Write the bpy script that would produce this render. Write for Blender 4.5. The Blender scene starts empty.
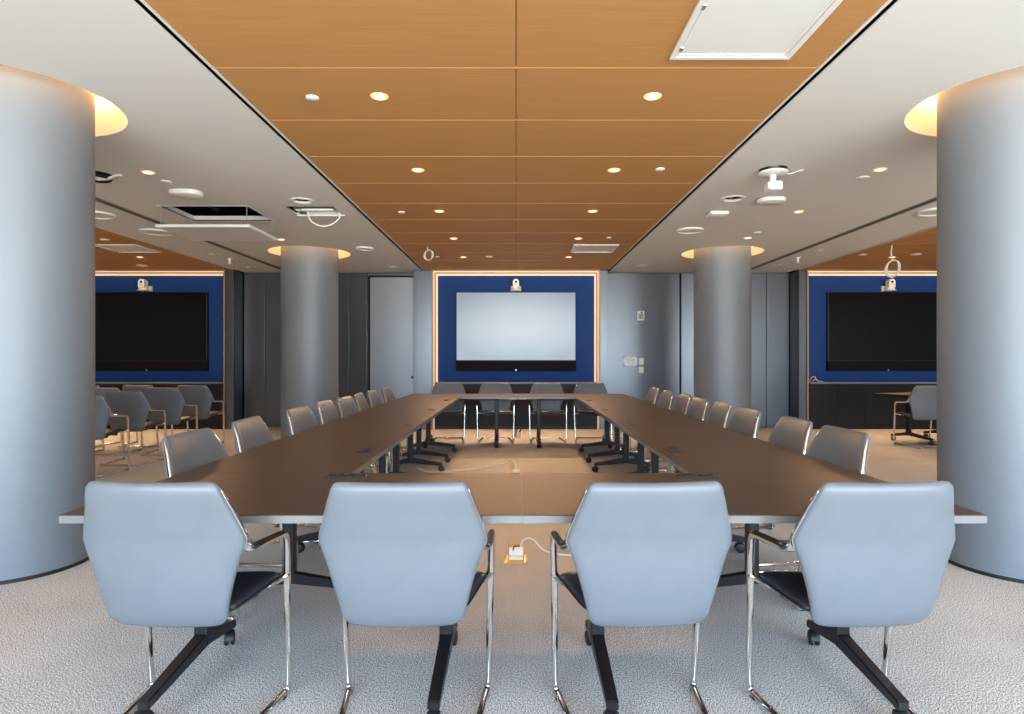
import bpy, bmesh, math, random
from mathutils import Vector, Matrix
random.seed(7)
PI = math.pi
scene = bpy.context.scene
COL = scene.collection

# ------------------------------------------------------------------ sizes of the room (metres)
EYE = 1.29            # camera height
F = 615.0             # focal length in pixels of the 1024 wide frame
HC = 2.89             # ceiling height
TT = 0.74             # table top height
Y_PIER = 11.15        # front of the piers and of the light frames
Y_WALL = 11.52        # wall behind the piers
Y_WIN = -2.3          # window wall behind the camera
X_SIDE = 8.75         # side walls
BAY = 6.80            # distance between the centres of neighbouring bays
WOOD = 1.665          # half width of a wooden ceiling bay


def on_ceiling(px, py):
    """A spot on the ceiling measured off the photograph (x, y in metres)."""
    d = F * (HC - EYE) / (358.0 - py)
    return ((px - 516.0) * d / F, d)


# ------------------------------------------------------------------ materials
MATS = {}


def material(name, color, rough=0.5, metallic=0.0, spec=0.5, emit=None, strength=0.0, coat=0.0):
    m = bpy.data.materials.new(name)
    m.use_nodes = True
    b = m.node_tree.nodes['Principled BSDF']
    b.inputs['Base Color'].default_value = (*color, 1)
    b.inputs['Roughness'].default_value = rough
    b.inputs['Metallic'].default_value = metallic
    b.inputs['Specular IOR Level'].default_value = spec
    if coat:
        b.inputs['Coat Weight'].default_value = coat
        b.inputs['Coat Roughness'].default_value = 0.2
    if emit:
        b.inputs['Emission Color'].default_value = (*emit, 1)
        b.inputs['Emission Strength'].default_value = strength
    MATS[name] = m
    return m


def noise_color(m, c1, c2, scale, detail=4.0, stretch=(1, 1, 1), bump=0.0, bump_scale=None, lo=0.35, hi=0.65):
    nt = m.node_tree
    n, l = nt.nodes, nt.links
    b = n['Principled BSDF']
    tc = n.new('ShaderNodeTexCoord')
    mp = n.new('ShaderNodeMapping')
    mp.inputs['Scale'].default_value = stretch
    no = n.new('ShaderNodeTexNoise')
    no.inputs['Scale'].default_value = scale
    no.inputs['Detail'].default_value = detail
    r = n.new('ShaderNodeValToRGB')
    r.color_ramp.elements[0].position = lo
    r.color_ramp.elements[1].position = hi
    r.color_ramp.elements[0].color = (*c1, 1)
    r.color_ramp.elements[1].color = (*c2, 1)
    l.new(tc.outputs['Object'], mp.inputs['Vector'])
    l.new(mp.outputs['Vector'], no.inputs['Vector'])
    l.new(no.outputs['Fac'], r.inputs['Fac'])
    l.new(r.outputs['Color'], b.inputs['Base Color'])
    if bump:
        bp = n.new('ShaderNodeBump')
        bp.inputs['Strength'].default_value = bump
        bp.inputs['Distance'].default_value = 0.004
        if bump_scale:
            n2 = n.new('ShaderNodeTexNoise')
            n2.inputs['Scale'].default_value = bump_scale
            n2.inputs['Detail'].default_value = 3
            l.new(tc.outputs['Object'], n2.inputs['Vector'])
            l.new(n2.outputs['Fac'], bp.inputs['Height'])
        else:
            l.new(no.outputs['Fac'], bp.inputs['Height'])
        l.new(bp.outputs['Normal'], b.inputs['Normal'])
    return r


M = MATS
material('ceiling_paint', (0.72, 0.70, 0.67), 0.75, spec=0.25)
material('white_plastic', (0.80, 0.79, 0.77), 0.35)
material('warm_white', (0.80, 0.72, 0.58), 0.6)
material('black_gap', (0.006, 0.006, 0.007), 0.7)
material('void', (0.012, 0.012, 0.014), 0.9)
material('galvanised', (0.35, 0.36, 0.38), 0.4, 0.8)
material('track_metal', (0.25, 0.24, 0.225), 0.5, 0.2)
noise_color(material('oak_veneer', (0.4, 0.2, 0.07), 0.55, spec=0.12), (0.475, 0.238, 0.086), (0.535, 0.274, 0.102), 4.0, 8, (0.5, 30, 30))
material('oak_seam_glint', (0.66, 0.36, 0.15), 0.5, spec=0.2)  # seam chamfers catching the light, painted as paler strips
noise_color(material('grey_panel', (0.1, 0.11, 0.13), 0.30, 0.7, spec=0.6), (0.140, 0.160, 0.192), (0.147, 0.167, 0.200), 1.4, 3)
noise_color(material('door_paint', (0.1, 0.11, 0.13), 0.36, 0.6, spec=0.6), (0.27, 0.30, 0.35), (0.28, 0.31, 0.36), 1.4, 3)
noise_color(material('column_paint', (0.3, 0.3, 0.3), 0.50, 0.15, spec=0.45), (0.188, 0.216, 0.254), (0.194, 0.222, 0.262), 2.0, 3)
noise_color(material('navy_fabric', (0.02, 0.03, 0.1), 0.75, spec=0.25), (0.011, 0.048, 0.205), (0.014, 0.056, 0.230), 60, 3, bump=0.15)
material('frame_bronze', (0.46, 0.30, 0.17), 0.45, 0.2)
material('led_strip', (0.9, 0.7, 0.5), 0.5, emit=(1.0, 0.57, 0.32), strength=0.72)
material('led_cove', (0.9, 0.7, 0.5), 0.5, emit=(1.0, 0.58, 0.26), strength=14.0)
material('lamp_glow', (0.9, 0.8, 0.6), 0.5, emit=(1.0, 0.72, 0.40), strength=3.4)
material('reflector_glow', (0.8, 0.6, 0.35), 0.4, emit=(1.0, 0.42, 0.10), strength=0.75)  # lamp light on the trim ring, put in as a weak glow
material('dark_cabinet', (0.011, 0.011, 0.014), 0.45, spec=0.3)
material('cabinet_top', (0.20, 0.21, 0.22), 0.35)
material('screen_black', (0.003, 0.003, 0.004), 0.16, spec=0.3)
material('bezel_black', (0.006, 0.006, 0.007), 0.35)
material('soundbar_cloth', (0.005, 0.005, 0.006), 0.8, spec=0.2)
noise_color(material('walnut_laminate', (0.1, 0.06, 0.04), 0.40, spec=0.28), (0.054, 0.034, 0.023), (0.070, 0.044, 0.030), 5, 8, (1.0, 14, 14))
material('edge_band', (0.125, 0.13, 0.14), 0.32, 0.0, spec=0.8)
material('black_steel', (0.009, 0.009, 0.012), 0.38, spec=0.35)
material('black_rubber', (0.010, 0.010, 0.012), 0.5)
material('chrome', (0.78, 0.77, 0.75), 0.10, 1.0)
noise_color(material('grey_leather', (0.2, 0.21, 0.23), 0.40, spec=0.5), (0.122, 0.139, 0.164), (0.131, 0.148, 0.174), 9, 4, bump=0.05, bump_scale=420)
noise_color(material('black_leather', (0.02, 0.022, 0.028), 0.33, spec=0.5), (0.017, 0.019, 0.026), (0.023, 0.025, 0.033), 9, 4, bump=0.05, bump_scale=420)
material('silver', (0.55, 0.55, 0.56), 0.3, 0.9)
material('paper', (0.90, 0.91, 0.92), 0.5)
material('print_grey', (0.35, 0.36, 0.38), 0.6)
material('blue_tape', (0.03, 0.22, 0.70), 0.5)
material('brass_box', (0.60, 0.36, 0.10), 0.35, 0.7)
material('white_cord', (0.72, 0.71, 0.69), 0.45)
material('beige_cord', (0.52, 0.45, 0.36), 0.5)
material('wire_grey', (0.30, 0.35, 0.42), 0.4, 0.6)
material('lens_black', (0.004, 0.004, 0.005), 0.1)
material('window_frame', (0.08, 0.08, 0.09), 0.4, 0.4)
material('side_wall', (0.12, 0.125, 0.14), 0.5)


def carpet_material():
    m = material('carpet', (0.3, 0.3, 0.3), 0.95, spec=0.1)
    nt = m.node_tree
    n, l = nt.nodes, nt.links
    b = n['Principled BSDF']
    tc = n.new('ShaderNodeTexCoord')
    mp = n.new('ShaderNodeMapping'); mp.inputs['Scale'].default_value = (1.0, 0.75, 1.0)
    fine = n.new('ShaderNodeTexNoise'); fine.inputs['Scale'].default_value = 215; fine.inputs['Detail'].default_value = 2.5
    fine.inputs['Roughness'].default_value = 0.75
    big = n.new('ShaderNodeTexNoise'); big.inputs['Scale'].default_value = 3.0; big.inputs['Detail'].default_value = 4
    r1 = n.new('ShaderNodeValToRGB')
    e = r1.color_ramp.elements
    e[0].position = 0.43; e[0].color = (0.04, 0.06, 0.064, 1)
    e[1].position = 0.575; e[1].color = (0.97, 0.975, 0.99, 1)
    x = r1.color_ramp.elements.new(0.49); x.color = (0.538, 0.532, 0.528, 1)
    mx = n.new('ShaderNodeMix'); mx.data_type = 'RGBA'; mx.blend_type = 'MULTIPLY'
    mx.inputs['Factor'].default_value = 1.0
    r2 = n.new('ShaderNodeValToRGB')
    r2.color_ramp.elements[0].position = 0.3; r2.color_ramp.elements[0].color = (0.86, 0.86, 0.86, 1)
    r2.color_ramp.elements[1].position = 0.7; r2.color_ramp.elements[1].color = (1.0, 1.0, 1.0, 1)
    bp = n.new('ShaderNodeBump'); bp.inputs['Strength'].default_value = 0.5; bp.inputs['Distance'].default_value = 0.004
    l.new(tc.outputs['Object'], mp.inputs['Vector'])
    l.new(mp.outputs['Vector'], fine.inputs['Vector'])
    l.new(tc.outputs['Object'], big.inputs['Vector'])
    l.new(fine.outputs['Fac'], r1.inputs['Fac'])
    l.new(big.outputs['Fac'], r2.inputs['Fac'])
    l.new(r1.outputs['Color'], mx.inputs['A'])
    l.new(r2.outputs['Color'], mx.inputs['B'])
    l.new(mx.outputs['Result'], b.inputs['Base Color'])
    l.new(fine.outputs['Fac'], bp.inputs['Height'])
    l.new(bp.outputs['Normal'], b.inputs['Normal'])


carpet_material()


def lit_screen_material():
    """The picture shown on the middle screen: a pale blue wallpaper with a brighter heart."""
    m = material('lit_screen', (0.01, 0.01, 0.01), 0.25)
    nt = m.node_tree
    n, l = nt.nodes, nt.links
    b = n['Principled BSDF']
    tc = n.new('ShaderNodeTexCoord')
    mp = n.new('ShaderNodeMapping')
    mp.inputs['Location'].default_value = (-0.08, 0, -0.12)
    mp.inputs['Scale'].default_value = (0.72, 1.0, 1.35)
    gr = n.new('ShaderNodeTexGradient'); gr.gradient_type = 'SPHERICAL'
    no = n.new('ShaderNodeTexNoise'); no.inputs['Scale'].default_value = 1.6; no.inputs['Detail'].default_value = 1
    ad = n.new('ShaderNodeMath'); ad.operation = 'MULTIPLY_ADD'; ad.inputs[1].default_value = 0.22
    r = n.new('ShaderNodeValToRGB')
    r.color_ramp.elements[0].position = 0.05; r.color_ramp.elements[0].color = (0.29, 0.38, 0.46, 1)
    r.color_ramp.elements[1].position = 0.85; r.color_ramp.elements[1].color = (0.64, 0.68, 0.77, 1)
    x = r.color_ramp.elements.new(0.5); x.color = (0.48, 0.57, 0.66, 1)
    l.new(tc.outputs['Object'], mp.inputs['Vector'])
    l.new(mp.outputs['Vector'], gr.inputs['Vector'])
    l.new(tc.outputs['Object'], no.inputs['Vector'])
    l.new(no.outputs['Fac'], ad.inputs[0])
    l.new(gr.outputs['Fac'], ad.inputs[2])
    l.new(ad.outputs[0], r.inputs['Fac'])
    l.new(r.outputs['Color'], b.inputs['Emission Color'])
    b.inputs['Emission Strength'].default_value = 0.70


lit_screen_material()


def perforated_material():
    m = material('perforated_white', (0.75, 0.74, 0.72), 0.5)
    nt = m.node_tree
    n, l = nt.nodes, nt.links
    b = n['Principled BSDF']
    tc = n.new('ShaderNodeTexCoord')
    vo = n.new('ShaderNodeTexVoronoi'); vo.inputs['Scale'].default_value = 110; vo.inputs['Randomness'].default_value = 0.0
    r = n.new('ShaderNodeValToRGB')
    r.color_ramp.elements[0].position = 0.22; r.color_ramp.elements[0].color = (0.40, 0.39, 0.38, 1)
    r.color_ramp.elements[1].position = 0.30; r.color_ramp.elements[1].color = (0.78, 0.77, 0.75, 1)
    l.new(tc.outputs['Object'], vo.inputs['Vector'])
    l.new(vo.outputs['Distance'], r.inputs['Fac'])
    l.new(r.outputs['Color'], b.inputs['Base Color'])


perforated_material()


def glass_material():
    m = bpy.data.materials.new('window_glass')
    m.use_nodes = True
    nt = m.node_tree
    n, l = nt.nodes, nt.links
    n.clear()
    out = n.new('ShaderNodeOutputMaterial')
    mix = n.new('ShaderNodeMixShader'); mix.inputs[0].default_value = 0.06
    t = n.new('ShaderNodeBsdfTransparent'); t.inputs[0].default_value = (0.97, 0.99, 0.98, 1)
    g = n.new('ShaderNodeBsdfGlossy'); g.inputs['Roughness'].default_value = 0.02
    l.new(t.outputs[0], mix.inputs[1]); l.new(g.outputs[0], mix.inputs[2])
    l.new(mix.outputs[0], out.inputs['Surface'])
    MATS['window_glass'] = m


glass_material()

# ------------------------------------------------------------------ mesh helpers


def link(name, bm, mat, parent=None, smooth=False, loc=None):
    me = bpy.data.meshes.new(name)
    bmesh.ops.recalc_face_normals(bm, faces=bm.faces)
    bm.to_mesh(me)
    bm.free()
    if smooth:
        for p in me.polygons:
            p.use_smooth = True
        if smooth != 'all':
            try:
                me.set_sharp_from_angle(angle=math.radians(smooth if smooth is not True else 40))
            except Exception:
                pass
    for mm in (mat if isinstance(mat, (list, tuple)) else [mat]):
        me.materials.append(M[mm])
    o = bpy.data.objects.new(name, me)
    COL.objects.link(o)
    if parent:
        o.parent = parent
    if loc:
        o.location = loc
    return o


def box(bm, c, s, bevel=0.0, mat=0, rot=None):
    b2 = bmesh.new()
    bmesh.ops.create_cube(b2, size=1.0)
    for v in b2.verts:
        v.co = Vector((v.co.x * s[0], v.co.y * s[1], v.co.z * s[2]))
    if bevel:
        bmesh.ops.bevel(b2, geom=list(b2.edges), offset=bevel, segments=2, affect='EDGES', profile=0.5)
    mt = Matrix.Translation(Vector(c))
    if rot:
        mt = mt @ rot
    _merge(bm, b2, mt, mat)


def _merge(bm, b2, mt=None, mat=0):
    vm = {}
    for v in b2.verts:
        vm[v] = bm.verts.new(mt @ v.co if mt else v.co)
    for f in b2.faces:
        try:
            nf = bm.faces.new([vm[v] for v in f.verts])
            nf.material_index = mat
        except ValueError:
            pass
    b2.free()


def span(bm, x0, x1, y0, y1, z0, z1, bevel=0.0, mat=0):
    box(bm, ((x0 + x1) / 2, (y0 + y1) / 2, (z0 + z1) / 2), (abs(x1 - x0), abs(y1 - y0), abs(z1 - z0)), bevel, mat)


def lathe(bm, prof, n=32, axis='Z', center=(0, 0, 0), mat=0):
    """prof: (radius, height) pairs turned about an axis."""
    rings = []
    c = Vector(center)

    def pt(r, h, a):
        x, y = r * math.cos(a), r * math.sin(a)
        if axis == 'Z':
            return c + Vector((x, y, h))
        if axis == 'X':
            return c + Vector((h, x, y))
        return c + Vector((x, h, y))
    for r, h in prof:
        if r < 1e-6:
            rings.append([bm.verts.new(pt(0, h, 0))])
        else:
            rings.append([bm.verts.new(pt(r, h, 2 * PI * k / n)) for k in range(n)])
    for a, b in zip(rings, rings[1:]):
        for k in range(n):
            k2 = (k + 1) % n
            if len(a) == 1 and len(b) == 1:
                continue
            vs = [a[0], b[k], b[k2]] if len(a) == 1 else ([a[k], a[k2], b[0]] if len(b) == 1 else [a[k], a[k2], b[k2], b[k]])
            f = bm.faces.new(vs)
            f.material_index = mat


def fillet(pts, r, seg=5):
    pts = [Vector(p) for p in pts]
    out = [pts[0]]
    for i in range(1, len(pts) - 1):
        a, b, c = pts[i - 1], pts[i], pts[i + 1]
        rr = r[i] if isinstance(r, (list, tuple)) else r
        d1, d2 = min(rr, (a - b).length * 0.49), min(rr, (c - b).length * 0.49)
        p0, p2 = b + (a - b).normalized() * d1, b + (c - b).normalized() * d2
        for k in range(seg + 1):
            t = k / seg
            out.append(p0 * (1 - t) ** 2 + b * 2 * t * (1 - t) + p2 * t * t)
    out.append(pts[-1])
    return out


def smooth_path(pts, sub=8):
    pts = [Vector(p) for p in pts]
    q = [pts[0] * 2 - pts[1]] + pts + [pts[-1] * 2 - pts[-2]]
    out = []
    for i in range(1, len(q) - 2):
        a, b, c, d = q[i - 1:i + 3]
        for k in range(sub):
            t = k / sub
            out.append(0.5 * (2 * b + (c - a) * t + (2 * a - 5 * b + 4 * c - d) * t * t + (3 * b - a - 3 * c + d) * t ** 3))
    out.append(pts[-1])
    return out


def tube(bm, path, r, n=10, mat=0, up=None, closed=False):
    """r: radius, or a function t -> (radius across, radius along up)."""
    path = [Vector(p) for p in path]
    N = len(path)
    rings = []
    prev = Vector(up) if up else None
    for i, p in enumerate(path):
        if closed:
            t = (path[(i + 1) % N] - path[i - 1]).normalized()
        else:
            t = (path[min(i + 1, N - 1)] - path[max(i - 1, 0)]).normalized()
        if prev is None:
            prev = Vector((0, 0, 1)) if abs(t.z) < 0.9 else Vector((1, 0, 0))
        u = (prev - t * prev.dot(t)).normalized()
        prev = u
        w = t.cross(u)
        ra, rb = r(i / max(1, N - 1)) if callable(r) else (r, r)
        rings.append([bm.verts.new(p + w * (ra * math.cos(2 * PI * k / n)) + u * (rb * math.sin(2 * PI * k / n))) for k in range(n)])
    pairs = list(zip(rings, rings[1:])) + ([(rings[-1], rings[0])] if closed else [])
    for a, b in pairs:
        for k in range(n):
            f = bm.faces.new((a[k], a[(k + 1) % n], b[(k + 1) % n], b[k]))
            f.material_index = mat
    if not closed:
        for ring in (rings[0], list(reversed(rings[-1]))):
            f = bm.faces.new(ring)
            f.material_index = mat


def pillow(bm, center, normal, thick, nu=18, nv=22, mat=0, pw=4.0, ex=0.42):
    """A closed cushion: center(u, v) and normal(u, v) for u, v in -1..1."""
    us = [math.sin(PI / 2 * (2 * i / nu - 1)) for i in range(nu + 1)]
    vs = [math.sin(PI / 2 * (2 * j / nv - 1)) for j in range(nv + 1)]
    g = [{}, {}]
    for j, v in enumerate(vs):
        for i, u in enumerate(us):
            e = max(0.0, 1 - abs(u) ** pw) ** ex * max(0.0, 1 - abs(v) ** pw) ** ex
            c, nn = Vector(center(u, v)), Vector(normal(u, v))
            border = i in (0, nu) or j in (0, nv)
            if border:
                vv = bm.verts.new(c)
                g[0][i, j] = g[1][i, j] = vv
            else:
                g[0][i, j] = bm.verts.new(c + nn * (thick * e))
                g[1][i, j] = bm.verts.new(c - nn * (thick * e))
    for s in (0, 1):
        for j in range(nv):
            for i in range(nu):
                q = [g[s][i, j], g[s][i + 1, j], g[s][i + 1, j + 1], g[s][i, j + 1]]
                try:
                    f = bm.faces.new(q if s == 0 else q[::-1])
                    f.material_index = mat
                except ValueError:
                    pass


def sheet(name, outline, holes, z, t, mat, parent=None):
    """A flat board with holes, its underside at z (curve fill turned into a mesh)."""
    cu = bpy.data.curves.new(name, 'CURVE')
    cu.dimensions = '2D'
    cu.fill_mode = 'BOTH'
    cu.extrude = t / 2
    for loop in [outline] + holes:
        sp = cu.splines.new('POLY')
        sp.points.add(len(loop) - 1)
        for p, (x, y) in zip(sp.points, loop):
            p.co = (x, y, 0, 1)
        sp.use_cyclic_u = True
    tmp = bpy.data.objects.new(name + '_tmp', cu)
    COL.objects.link(tmp)
    dg = bpy.context.evaluated_depsgraph_get()
    me = bpy.data.meshes.new_from_object(tmp.evaluated_get(dg))
    bpy.data.objects.remove(tmp)
    bpy.data.curves.remove(cu)
    me.name = name
    for v in me.vertices:
        v.co.z += z + t / 2
    me.materials.clear()
    me.materials.append(M[mat])
    o = bpy.data.objects.new(name, me)
    COL.objects.link(o)
    if parent:
        o.parent = parent
    return o


def circle(cx, cy, r, n=72):
    return [(cx + r * math.cos(2 * PI * k / n), cy + r * math.sin(2 * PI * k / n)) for k in range(n)]


def rect(x0, x1, y0, y1):
    return [(x0, y0), (x1, y0), (x1, y1), (x0, y1)]


def empty(name, loc=(0, 0, 0), rz=0.0):
    o = bpy.data.objects.new(name, None)
    o.empty_display_size = 0.1
    COL.objects.link(o)
    o.location = loc
    o.rotation_euler = (0, 0, rz)
    return o


def tag(o, label, cat, group=None, kind=None):
    o['label'] = label
    o['category'] = cat
    if group:
        o['group'] = group
    if kind:
        o['kind'] = kind
    return o


def struct(o):
    o['kind'] = 'structure'
    return o


def copy_tree(o, parent=None):
    c = o.copy()
    COL.objects.link(c)
    if parent:
        c.parent = parent
    for ch in list(o.children):
        copy_tree(ch, c)
    return c


def place(proto, state, loc, rz, label, group=None, rxyz=None):
    """The first call moves the first one itself, later calls copy it with its parts."""
    o = proto if not state else copy_tree(proto)
    state.append(o)
    o.location = loc
    o.rotation_euler = rxyz if rxyz else (0, 0, rz)
    o['label'] = label
    if group:
        o['group'] = group
    return o


ORD = ['first', 'second', 'third', 'fourth', 'fifth', 'sixth', 'seventh', 'eighth', 'ninth', 'tenth']

# ------------------------------------------------------------------ the setting: floor, ceiling, walls
bm = bmesh.new()
span(bm, -X_SIDE - 0.1, X_SIDE + 0.1, Y_WIN - 0.1, 12.0, -0.12, 0.0)
struct(link('floor', bm, 'carpet'))

COLX, COLR, HOLE = 3.140, 0.418, 0.600
COLS = [(-COLX, 3.85), (COLX, 3.85), (-COLX, 9.37), (COLX, 9.37)]

hatch = (-3.76, -2.83, 6.48, 7.18)
slot = (-2.44, -1.93, 6.50, 6.88)
open_rings = [(on_ceiling(302, 200.5), 0.088), (on_ceiling(733, 198.5), 0.092), (on_ceiling(773, 169.5), 0.115), (on_ceiling(96, 174.5), 0.13)]

Y0C, Y1C = Y_WIN, Y_WALL + 0.05
GAP = 0.042
left_holes = [circle(x, y, HOLE) for x, y in COLS if x < 0] + [rect(*hatch), rect(*slot)]
right_holes = [circle(x, y, HOLE) for x, y in COLS if x > 0]
for (c, r) in open_rings:
    (left_holes if c[0] < 0 else right_holes).append(circle(c[0], c[1], r, 36))
WX0, WX1 = -4.5, 8.2      # unseen glazed stretch behind the camera, cut short leftwards to darken the left bay
XI, XO = WOOD + 0.016 + GAP, BAY - WOOD - 0.016 - GAP
struct(sheet('ceiling', rect(-XO, -XI, Y0C, Y1C), left_holes, HC, 0.014, 'ceiling_paint'))
struct(sheet('ceiling', rect(XI, XO, Y0C, Y1C), right_holes, HC, 0.014, 'ceiling_paint'))

SEAMS = [3.393 + 0.745 * k for k in range(-8, 12)]


def wood_ceiling(cx):
    bm = bmesh.new()
    ys = [Y0C] + [s for s in SEAMS if Y0C < s < Y_PIER] + [Y_PIER + 0.15]
    for a, b in zip(ys, ys[1:]):
        for x0, x1 in ((cx - WOOD, cx), (cx, cx + WOOD)):
            span(bm, x0 + 0.002, x1 - 0.002, a + 0.0025, b - 0.0025, HC, HC + 0.014, bevel=0.0015)
    for a in ys[1:-1]:
        span(bm, cx - WOOD + 0.002, cx + WOOD - 0.002, a - 0.0022, a + 0.0022, HC - 0.001, HC + 0.01, mat=1)
    return struct(link('ceiling', bm, ['oak_veneer', 'oak_seam_glint']))


for i, cx in enumerate((0.0, -BAY, BAY)):
    wood_ceiling(cx)
k = 1
for cx in (0.0, -BAY, BAY):
    for s in (-1, 1):
        bm = bmesh.new()
        x = cx + s * (WOOD + 0.008)
        span(bm, x - 0.008, x + 0.008, Y0C, Y_PIER, HC - 0.003, HC + 0.03)
        struct(link('trim_%d' % k, bm, 'ceiling_paint')); k += 1
bm = bmesh.new()          # the dark plenum above the boards
span(bm, -X_SIDE, X_SIDE, Y_WIN, Y_WALL + 0.3, HC + 0.5, HC + 0.6)
struct(link('ceiling', bm, 'void'))
for s in (-1, 1):         # tracks of the folding partitions
    bm = bmesh.new()
    x = s * 4.22
    span(bm, x - 0.050, x - 0.018, Y0C, Y_WALL, HC - 0.006, HC + 0.001, mat=0)
    span(bm, x - 0.018, x + 0.018, Y0C, Y_WALL, HC - 0.002, HC + 0.001, mat=1)
    span(bm, x + 0.018, x + 0.050, Y0C, Y_WALL, HC - 0.006, HC + 0.001, mat=0)
    struct(link('trim_%d' % k, bm, ['track_metal', 'black_gap'])); k += 1

# side walls and the window wall behind the camera
for nm, s in (('wall_left', -1), ('wall_right', 1)):
    bm = bmesh.new()
    span(bm, s * X_SIDE, s * (X_SIDE + 0.1), Y_WIN, Y_WALL + 0.3, 0, HC + 0.5)
    struct(link(nm, bm, 'side_wall'))
bm = bmesh.new()
span(bm, -X_SIDE, X_SIDE, Y_WIN - 0.14, Y_WIN, HC - 0.02, HC + 0.55)
span(bm, -X_SIDE, WX0, Y_WIN - 0.14, Y_WIN, 0, HC - 0.02)
span(bm, WX1, X_SIDE, Y_WIN - 0.14, Y_WIN, 0, HC - 0.02)
struct(link('wall_front', bm, 'side_wall'))
NW = 10

for i in range(NW):
    x0 = WX0 + i * (WX1 - WX0) / NW
    x1 = x0 + (WX1 - WX0) / NW
    bm = bmesh.new()
    for a, b, c, d in ((x0, x0 + 0.03, 0, HC), (x1 - 0.03, x1, 0, HC), (x0, x1, 0, 0.08), (x0, x1, HC - 0.08, HC - 0.02)):
        span(bm, a, b, Y_WIN - 0.10, Y_WIN - 0.02, c, d)
    w = struct(link('window_%d' % (i + 1), bm, 'window_frame'))
    bm = bmesh.new()
    span(bm, x0 + 0.03, x1 - 0.03, Y_WIN - 0.064, Y_WIN - 0.056, 0.08, HC - 0.08)
    link('pane', bm, 'window_glass', w)

# the screen wall: backing, panels, piers, door
bm = bmesh.new()
span(bm, -X_SIDE, X_SIDE, Y_WALL + 0.22, Y_WALL + 0.32, 0, HC + 0.5)
struct(link('wall_back', bm, 'black_gap'))
WT = HC - 0.012


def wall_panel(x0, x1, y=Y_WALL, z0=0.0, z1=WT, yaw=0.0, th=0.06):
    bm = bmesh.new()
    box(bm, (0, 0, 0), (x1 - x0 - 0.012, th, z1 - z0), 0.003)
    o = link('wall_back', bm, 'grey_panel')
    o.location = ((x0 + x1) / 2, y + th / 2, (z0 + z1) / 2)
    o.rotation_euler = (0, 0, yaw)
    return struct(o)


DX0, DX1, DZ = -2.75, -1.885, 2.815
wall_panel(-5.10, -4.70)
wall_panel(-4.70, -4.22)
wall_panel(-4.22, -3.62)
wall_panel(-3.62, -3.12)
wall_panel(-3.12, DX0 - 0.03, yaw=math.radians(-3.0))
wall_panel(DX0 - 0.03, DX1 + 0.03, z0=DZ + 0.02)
wall_panel(1.66, 3.07)
wall_panel(3.09, 3.80)
wall_panel(3.80, 4.69)
wall_panel(4.69, 5.12)
for x0, x1 in ((-1.81, -1.526), (1.526, 1.665), (-5.255, -5.125), (5.14, 5.262)):
    bm = bmesh.new()
    span(bm, x0, x1, Y_PIER, Y_WALL + 0.2, 0, WT, 0.003)
    if x0 == -1.81:
        span(bm, x0 - 0.07, x0 - 0.005, Y_PIER + 0.12, Y_WALL + 0.2, 0, WT, 0.003)
        span(bm, x0 - 0.045, x0 - 0.005, Y_PIER + 0.05, Y_WALL + 0.2, 0, WT, 0.003)
    struct(link('trim_%d' % k, bm, 'grey_panel')); k += 1
for x0, x1 in ((-5.125, -5.108), (5.123, 5.14)):      # black reveals beside the outer piers
    bm = bmesh.new()
    span(bm, x0, x1, Y_PIER + 0.012, Y_WALL + 0.2, 0, WT)
    struct(link('trim_%d' % k, bm, 'bezel_black')); k += 1
for s in (-1, 1):         # plain wall beyond the outer frames
    wall_panel(s * (X_SIDE if s < 0 else BAY + 1.53), s * (BAY + 1.53 if s < 0 else X_SIDE), Y_PIER + 0.05) if s > 0 else wall_panel(-X_SIDE, -BAY - 1.53, Y_PIER + 0.05)

# door with its dark frame and handle
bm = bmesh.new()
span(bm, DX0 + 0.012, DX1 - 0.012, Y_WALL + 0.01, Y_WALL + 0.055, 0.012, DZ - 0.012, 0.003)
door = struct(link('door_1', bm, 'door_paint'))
bm = bmesh.new()
for a, b, c, d in ((DX0 - 0.03, DX0, 0, DZ + 0.02), (DX1, DX1 + 0.03, 0, DZ + 0.02), (DX0 - 0.03, DX1 + 0.03, DZ, DZ + 0.02)):
    span(bm, a, b, Y_WALL - 0.012, Y_WALL + 0.06, c, d)
link('door_frame', bm, 'bezel_black', door)
bm = bmesh.new()
lathe(bm, [(0, -0.035), (0.020, -0.033), (0.024, -0.022), (0.014, -0.012), (0.012, 0.0), (0.028, 0.002), (0.028, 0.012), (0, 0.012)], 20, 'Y', (DX1 - 0.06, Y_WALL, 0.93))
link('handle', bm, 'bezel_black', door, 30)

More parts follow.
